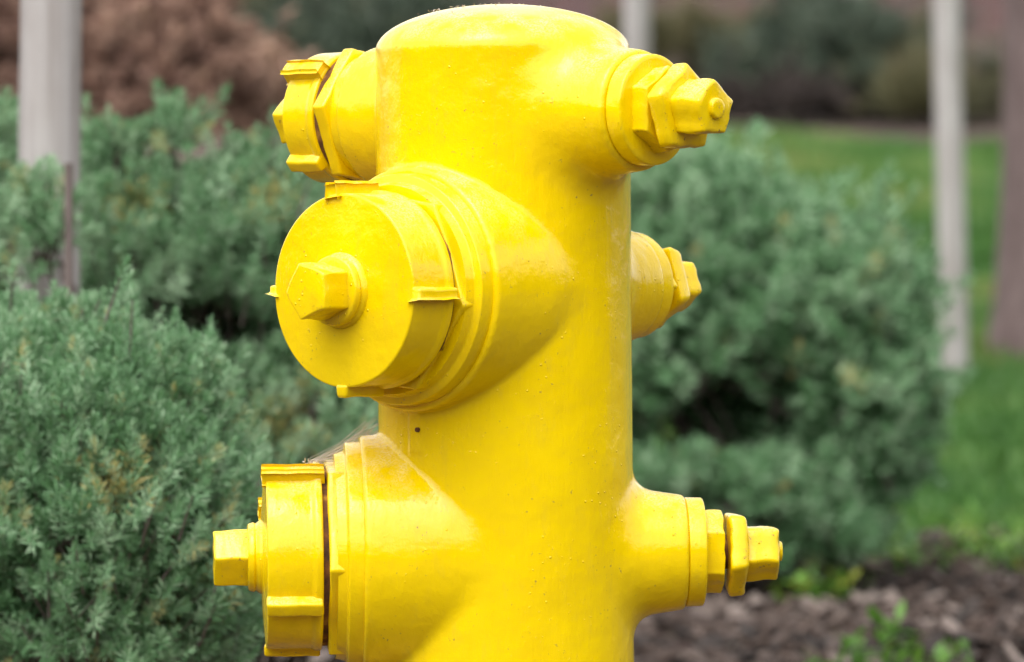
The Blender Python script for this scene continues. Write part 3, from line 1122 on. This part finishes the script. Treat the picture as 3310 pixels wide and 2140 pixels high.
def outlet(key, R, rn, Lc, capd, hexR, hexdeg, nutdeg, lugs, neck_end, seed):
    d, z = OUT[key]
    # threaded outlet collar: turned flange, then a hexagonal band
    col = bm_obj('outlet_collar', lathe(d, z, [(neck_end - .02, rn - .004), (neck_end - .0005, rn - .0045), (neck_end + .0015, rn - .0045), (neck_end + .0115, rn - .0055),
                                               (neck_end + .0125, rn - .012), (neck_end + .02, rn - .014)], 96, 0, .0012, .0015), M_PAINT, hyd, smooth=40)
    hx = prism(d, z, neck_end + .011, Lc - .0042, hexR, 6, hexdeg)
    forged('hex_band', hx, col, .0022, seed)
    gr = bm_obj('groove', lathe(d, z, [(Lc - .012, R * .955), (Lc + .004, R * .955)], 64), M_RUST, col, smooth=40)
    gr['label'] = 'rust stained gap behind the cap'
    # cap
    prof = [(Lc, R * .90), (Lc, R * 1.012), (Lc + .0055, R * 1.012), (Lc + .0085, R * .985), (Lc + capd - .0008, R * .982),
            (Lc + capd, R * .965), (Lc + capd + .0022, R * .60), (Lc + capd + .0030, R * .40), (Lc + capd + .0032, 0)]
    cap = bm_obj('outlet_cap', lathe(d, z, prof, 128, 0, .0022, .002), M_PAINT, hyd, smooth=40)
    f = Lc + capd + .002
    for i, (a, wl) in enumerate(lugs):
        lug(d, z, a, R, Lc + .0005, Lc + capd + .001, .0075 * wl, .0056 * wl, cap, seed + i)
    up_, u_ = frame(d)
    k = R / .0735
    k = .9 + .1 * k
    wb = lathe(d, z, [(f - .002, .0300 * k), (f + .0030, .0285 * k), (f + .0055, .0262 * k), (f + .0070, .0275 * k), (f + .0115, .0262 * k), (f + .0125, .02 * k), (f + .013, 0)],
               64, 0, .0014, .006)
    nut = bm_obj('cap_nut', wb, M_WORN, cap, smooth=40)
    pb_ = prism(d, z, f + .009, f + .0385, .0238 * k, 5, nutdeg, .0228 * k)
    bmesh.ops.bevel(pb_, geom=list(pb_.edges), offset=.0018, segments=3, profile=.55, affect='EDGES', clamp_overlap=True)
    bmesh.ops.subdivide_edges(pb_, edges=[e for e in pb_.edges if e.calc_length() > .007], cuts=4, use_grid_fill=True)
    roughen(pb_, .0007, seed + 9)
    me = nut.data
    bm = bmesh.new(); bm.from_mesh(me)
    bm = join_bm(bm, pb_)
    bm.to_mesh(me); bm.free()
    for p in me.polygons: p.use_smooth = True
    me.set_sharp_from_angle(angle=math.radians(50))


outlet('mid', .0755, .0945, .1385, .0430, .0830, -8, 182, [(180, .75), (-2, 1), (97, 1.1), (-92, 1.1)], .1105, 100)
outlet('low', .0735, .0945, .1462, .0435, .0830, -5, 2, [(-28, 1.35), (62, 1.1), (152, 1.1), (-98, 1.1)], .1155, 200)
outlet('top', .0535, .0560, .1550, .0345, .0590, 8, 10, [(42, 1.25), (-42, 1.25), (132, 1.1), (222, 1.1)], .1280, 300)


def valve(key, pdeg, hexdeg, seed):
    d, z = OUT[key]
    d = -d
    bon = bm_obj('valve_bonnet', lathe(d, z, [(.13, .0405), (.1408, .0415), (.1412, .0432), (.1545, .0428), (.1555, .0400), (.1562, .030), (.157, 0)], 96, 0, .0016, .0025),
                 M_PAINT, hyd, smooth=40)
    forged('packing_nut', prism(d, z, .153, .1704, .0332, 6, hexdeg), bon, .0016, seed, .0009, M_WORN)
    st = bm_obj('stem', lathe(d, z, [(.165, .0135), (.178, .0135)], 32), M_RUST, bon, smooth=40)
    st['label'] = 'rusty stem showing in the gap'
    fl = prism(d, z, .1744, .1884, .0372, 5, pdeg, .0352)
    bmesh.ops.bevel(fl, geom=list(fl.edges), offset=.0034, segments=3, profile=.5, affect='EDGES', clamp_overlap=True)
    bmesh.ops.subdivide_edges(fl, edges=[e for e in fl.edges if e.calc_length() > .008], cuts=4, use_grid_fill=True)
    roughen(fl, .0010, seed + 1, 260)
    nt = prism(d, z, .186, .2145, .0242, 5, pdeg, .0228)
    bmesh.ops.bevel(nt, geom=list(nt.edges), offset=.0024, segments=3, profile=.5, affect='EDGES', clamp_overlap=True)
    bmesh.ops.subdivide_edges(nt, edges=[e for e in nt.edges if e.calc_length() > .007], cuts=4, use_grid_fill=True)
    roughen(nt, .0010, seed + 2, 260)
    fl = join_bm(fl, nt)
    tp = lathe(d, z, [(.212, .0082), (.2178, .0078), (.2184, .005), (.2184, 0)], 24, 0, .0012, .02)
    fl = join_bm(fl, tp)
    bm_obj('operating_nut', fl, M_WORN, bon, smooth=55)


valve('top', 90, 30, 500)
valve('mid', 54, 0, 600)
valve('low', 126, 30, 700)

# drain pin on the cast pad
d = np.array([-.66, -.75, 0.0])
pin = bm_obj('pin', lathe(d, ZC - (1376 - 1070) * S, [(.096, .0019), (.1040, .0019), (.1044, .0012), (.1044, 0)], 20, 0, .0004), M_RUST, hyd, smooth=40)
pin['label'] = 'small dark metal pin below the middle outlet'
# base flange and bolts, below the picture
upv = np.array([0, 0, 1.0])
bm = bmesh.new()
for z0, z1, r in ((-.02, .022, .15), (.021, .05, .118)):
    bmesh.ops.create_cone(bm, cap_ends=True, segments=64, radius1=r, radius2=r * .97, depth=z1 - z0, matrix=Matrix.Translation((0, 0, (z0 + z1) / 2)))
bf = bm_obj('base_flange', bm, M_PAINT, hyd, smooth=40)
for i in range(6):
    a = i * math.pi / 3 + .3
    bm = bmesh.new()
    bmesh.ops.create_cone(bm, cap_ends=True, segments=6, radius1=.013, radius2=.013, depth=.016,
                          matrix=Matrix.Translation((.134 * math.cos(a), .134 * math.sin(a), .029)))
    bm_obj('bolt', bm, M_PAINT, bf)

# ------------------------------------------------------------------ cobweb and litter caught on the hydrant
rg = np.random.default_rng(9)
paths, radii = [], []
top = lambda px, py, dy=0.0: np.array([(px - 1636) * S * (1 + dy / D), dy, ZC - (py - 1070) * S])
for i in range(46):
    a = top(rg.uniform(985, 1045), rg.uniform(1486, 1500), rg.uniform(-.02, .03))
    if i < 16: b = top(rg.uniform(1100, 1128), rg.uniform(1425, 1500), rg.uniform(-.02, .03))
    elif i < 34: b = top(rg.uniform(1175, 1232), rg.uniform(1350, 1405), rg.uniform(-.02, .02))
    else:
        a = top(rg.uniform(1108, 1130), rg.uniform(1428, 1440), rg.uniform(-.02, .02))
        b = top(rg.uniform(1180, 1236), rg.uniform(1345, 1400), rg.uniform(-.02, .02))
    m = (a + b) / 2 + np.array([0, 0, -rg.uniform(.0, .004)]) + rg.normal(0, .0012, 3)
    paths.append([a, m, b])
    w = .00016 if i > 4 else .0004
    radii.append([w, w, w])
v, f = tubes(paths, radii, 4)
o = link('spider_web', np_mesh('spider_web', v, f), M_WEB)
tag(o, 'dusty grey spider web stretched from the lower left cap up to the hydrant barrel', 'spider web')

K = Nodes('dry_litter')
M_LIT = K.set(Base_Color=K.ramp(K.noise(K.objvec(), 300), [(.35, (.16, .11, .08)), (.65, (.52, .45, .38))]), Roughness=.9)


def litter(label, pts, seed, size):
    rg = np.random.default_rng(seed)
    bm = bmesh.new()
    for p in pts:
        M = Matrix.Translation(Vector(p)) @ Matrix.Rotation(rg.random() * 6, 4, 'Z') @ Matrix.Rotation(rg.normal(0, .8), 4, 'Y') @ \
            Matrix.Diagonal((size * rg.uniform(.7, 2.2), size * rg.uniform(.3, .8), size * rg.uniform(.25, .6), 1))
        bmesh.ops.create_icosphere(bm, subdivisions=1, radius=1.0, matrix=M)
    o = bm_obj('dry_litter', bm, M_LIT)
    tag(o, label, 'litter')


P1 = [top(rg.uniform(975, 1040), rg.uniform(1489, 1496), rg.uniform(-.03, .02)) for _ in range(16)]
P1 += [top(rg.uniform(1062, 1112), rg.uniform(1496, 1512), rg.uniform(-.03, .03)) for _ in range(26)]
litter('crumbs of dry litter lying in the gap on top of the lower left cap', P1, 3, .0013)


def dome_pt(x, y):
    return np.array([x - .0075 * Z_DOME, y, Z_DOME + H_DOME * math.sqrt(max(0, 1 - (x * x + y * y) / R_B ** 2)) + .0004])


P2 = [dome_pt(rg.normal(-.025, .02), rg.normal(0, .025)) for _ in range(26)] + [dome_pt(rg.normal(.03, .02), rg.normal(0, .03)) for _ in range(22)]
litter('tiny pale fluff and crumbs stuck on top of the hydrant dome', P2, 4, .0009)
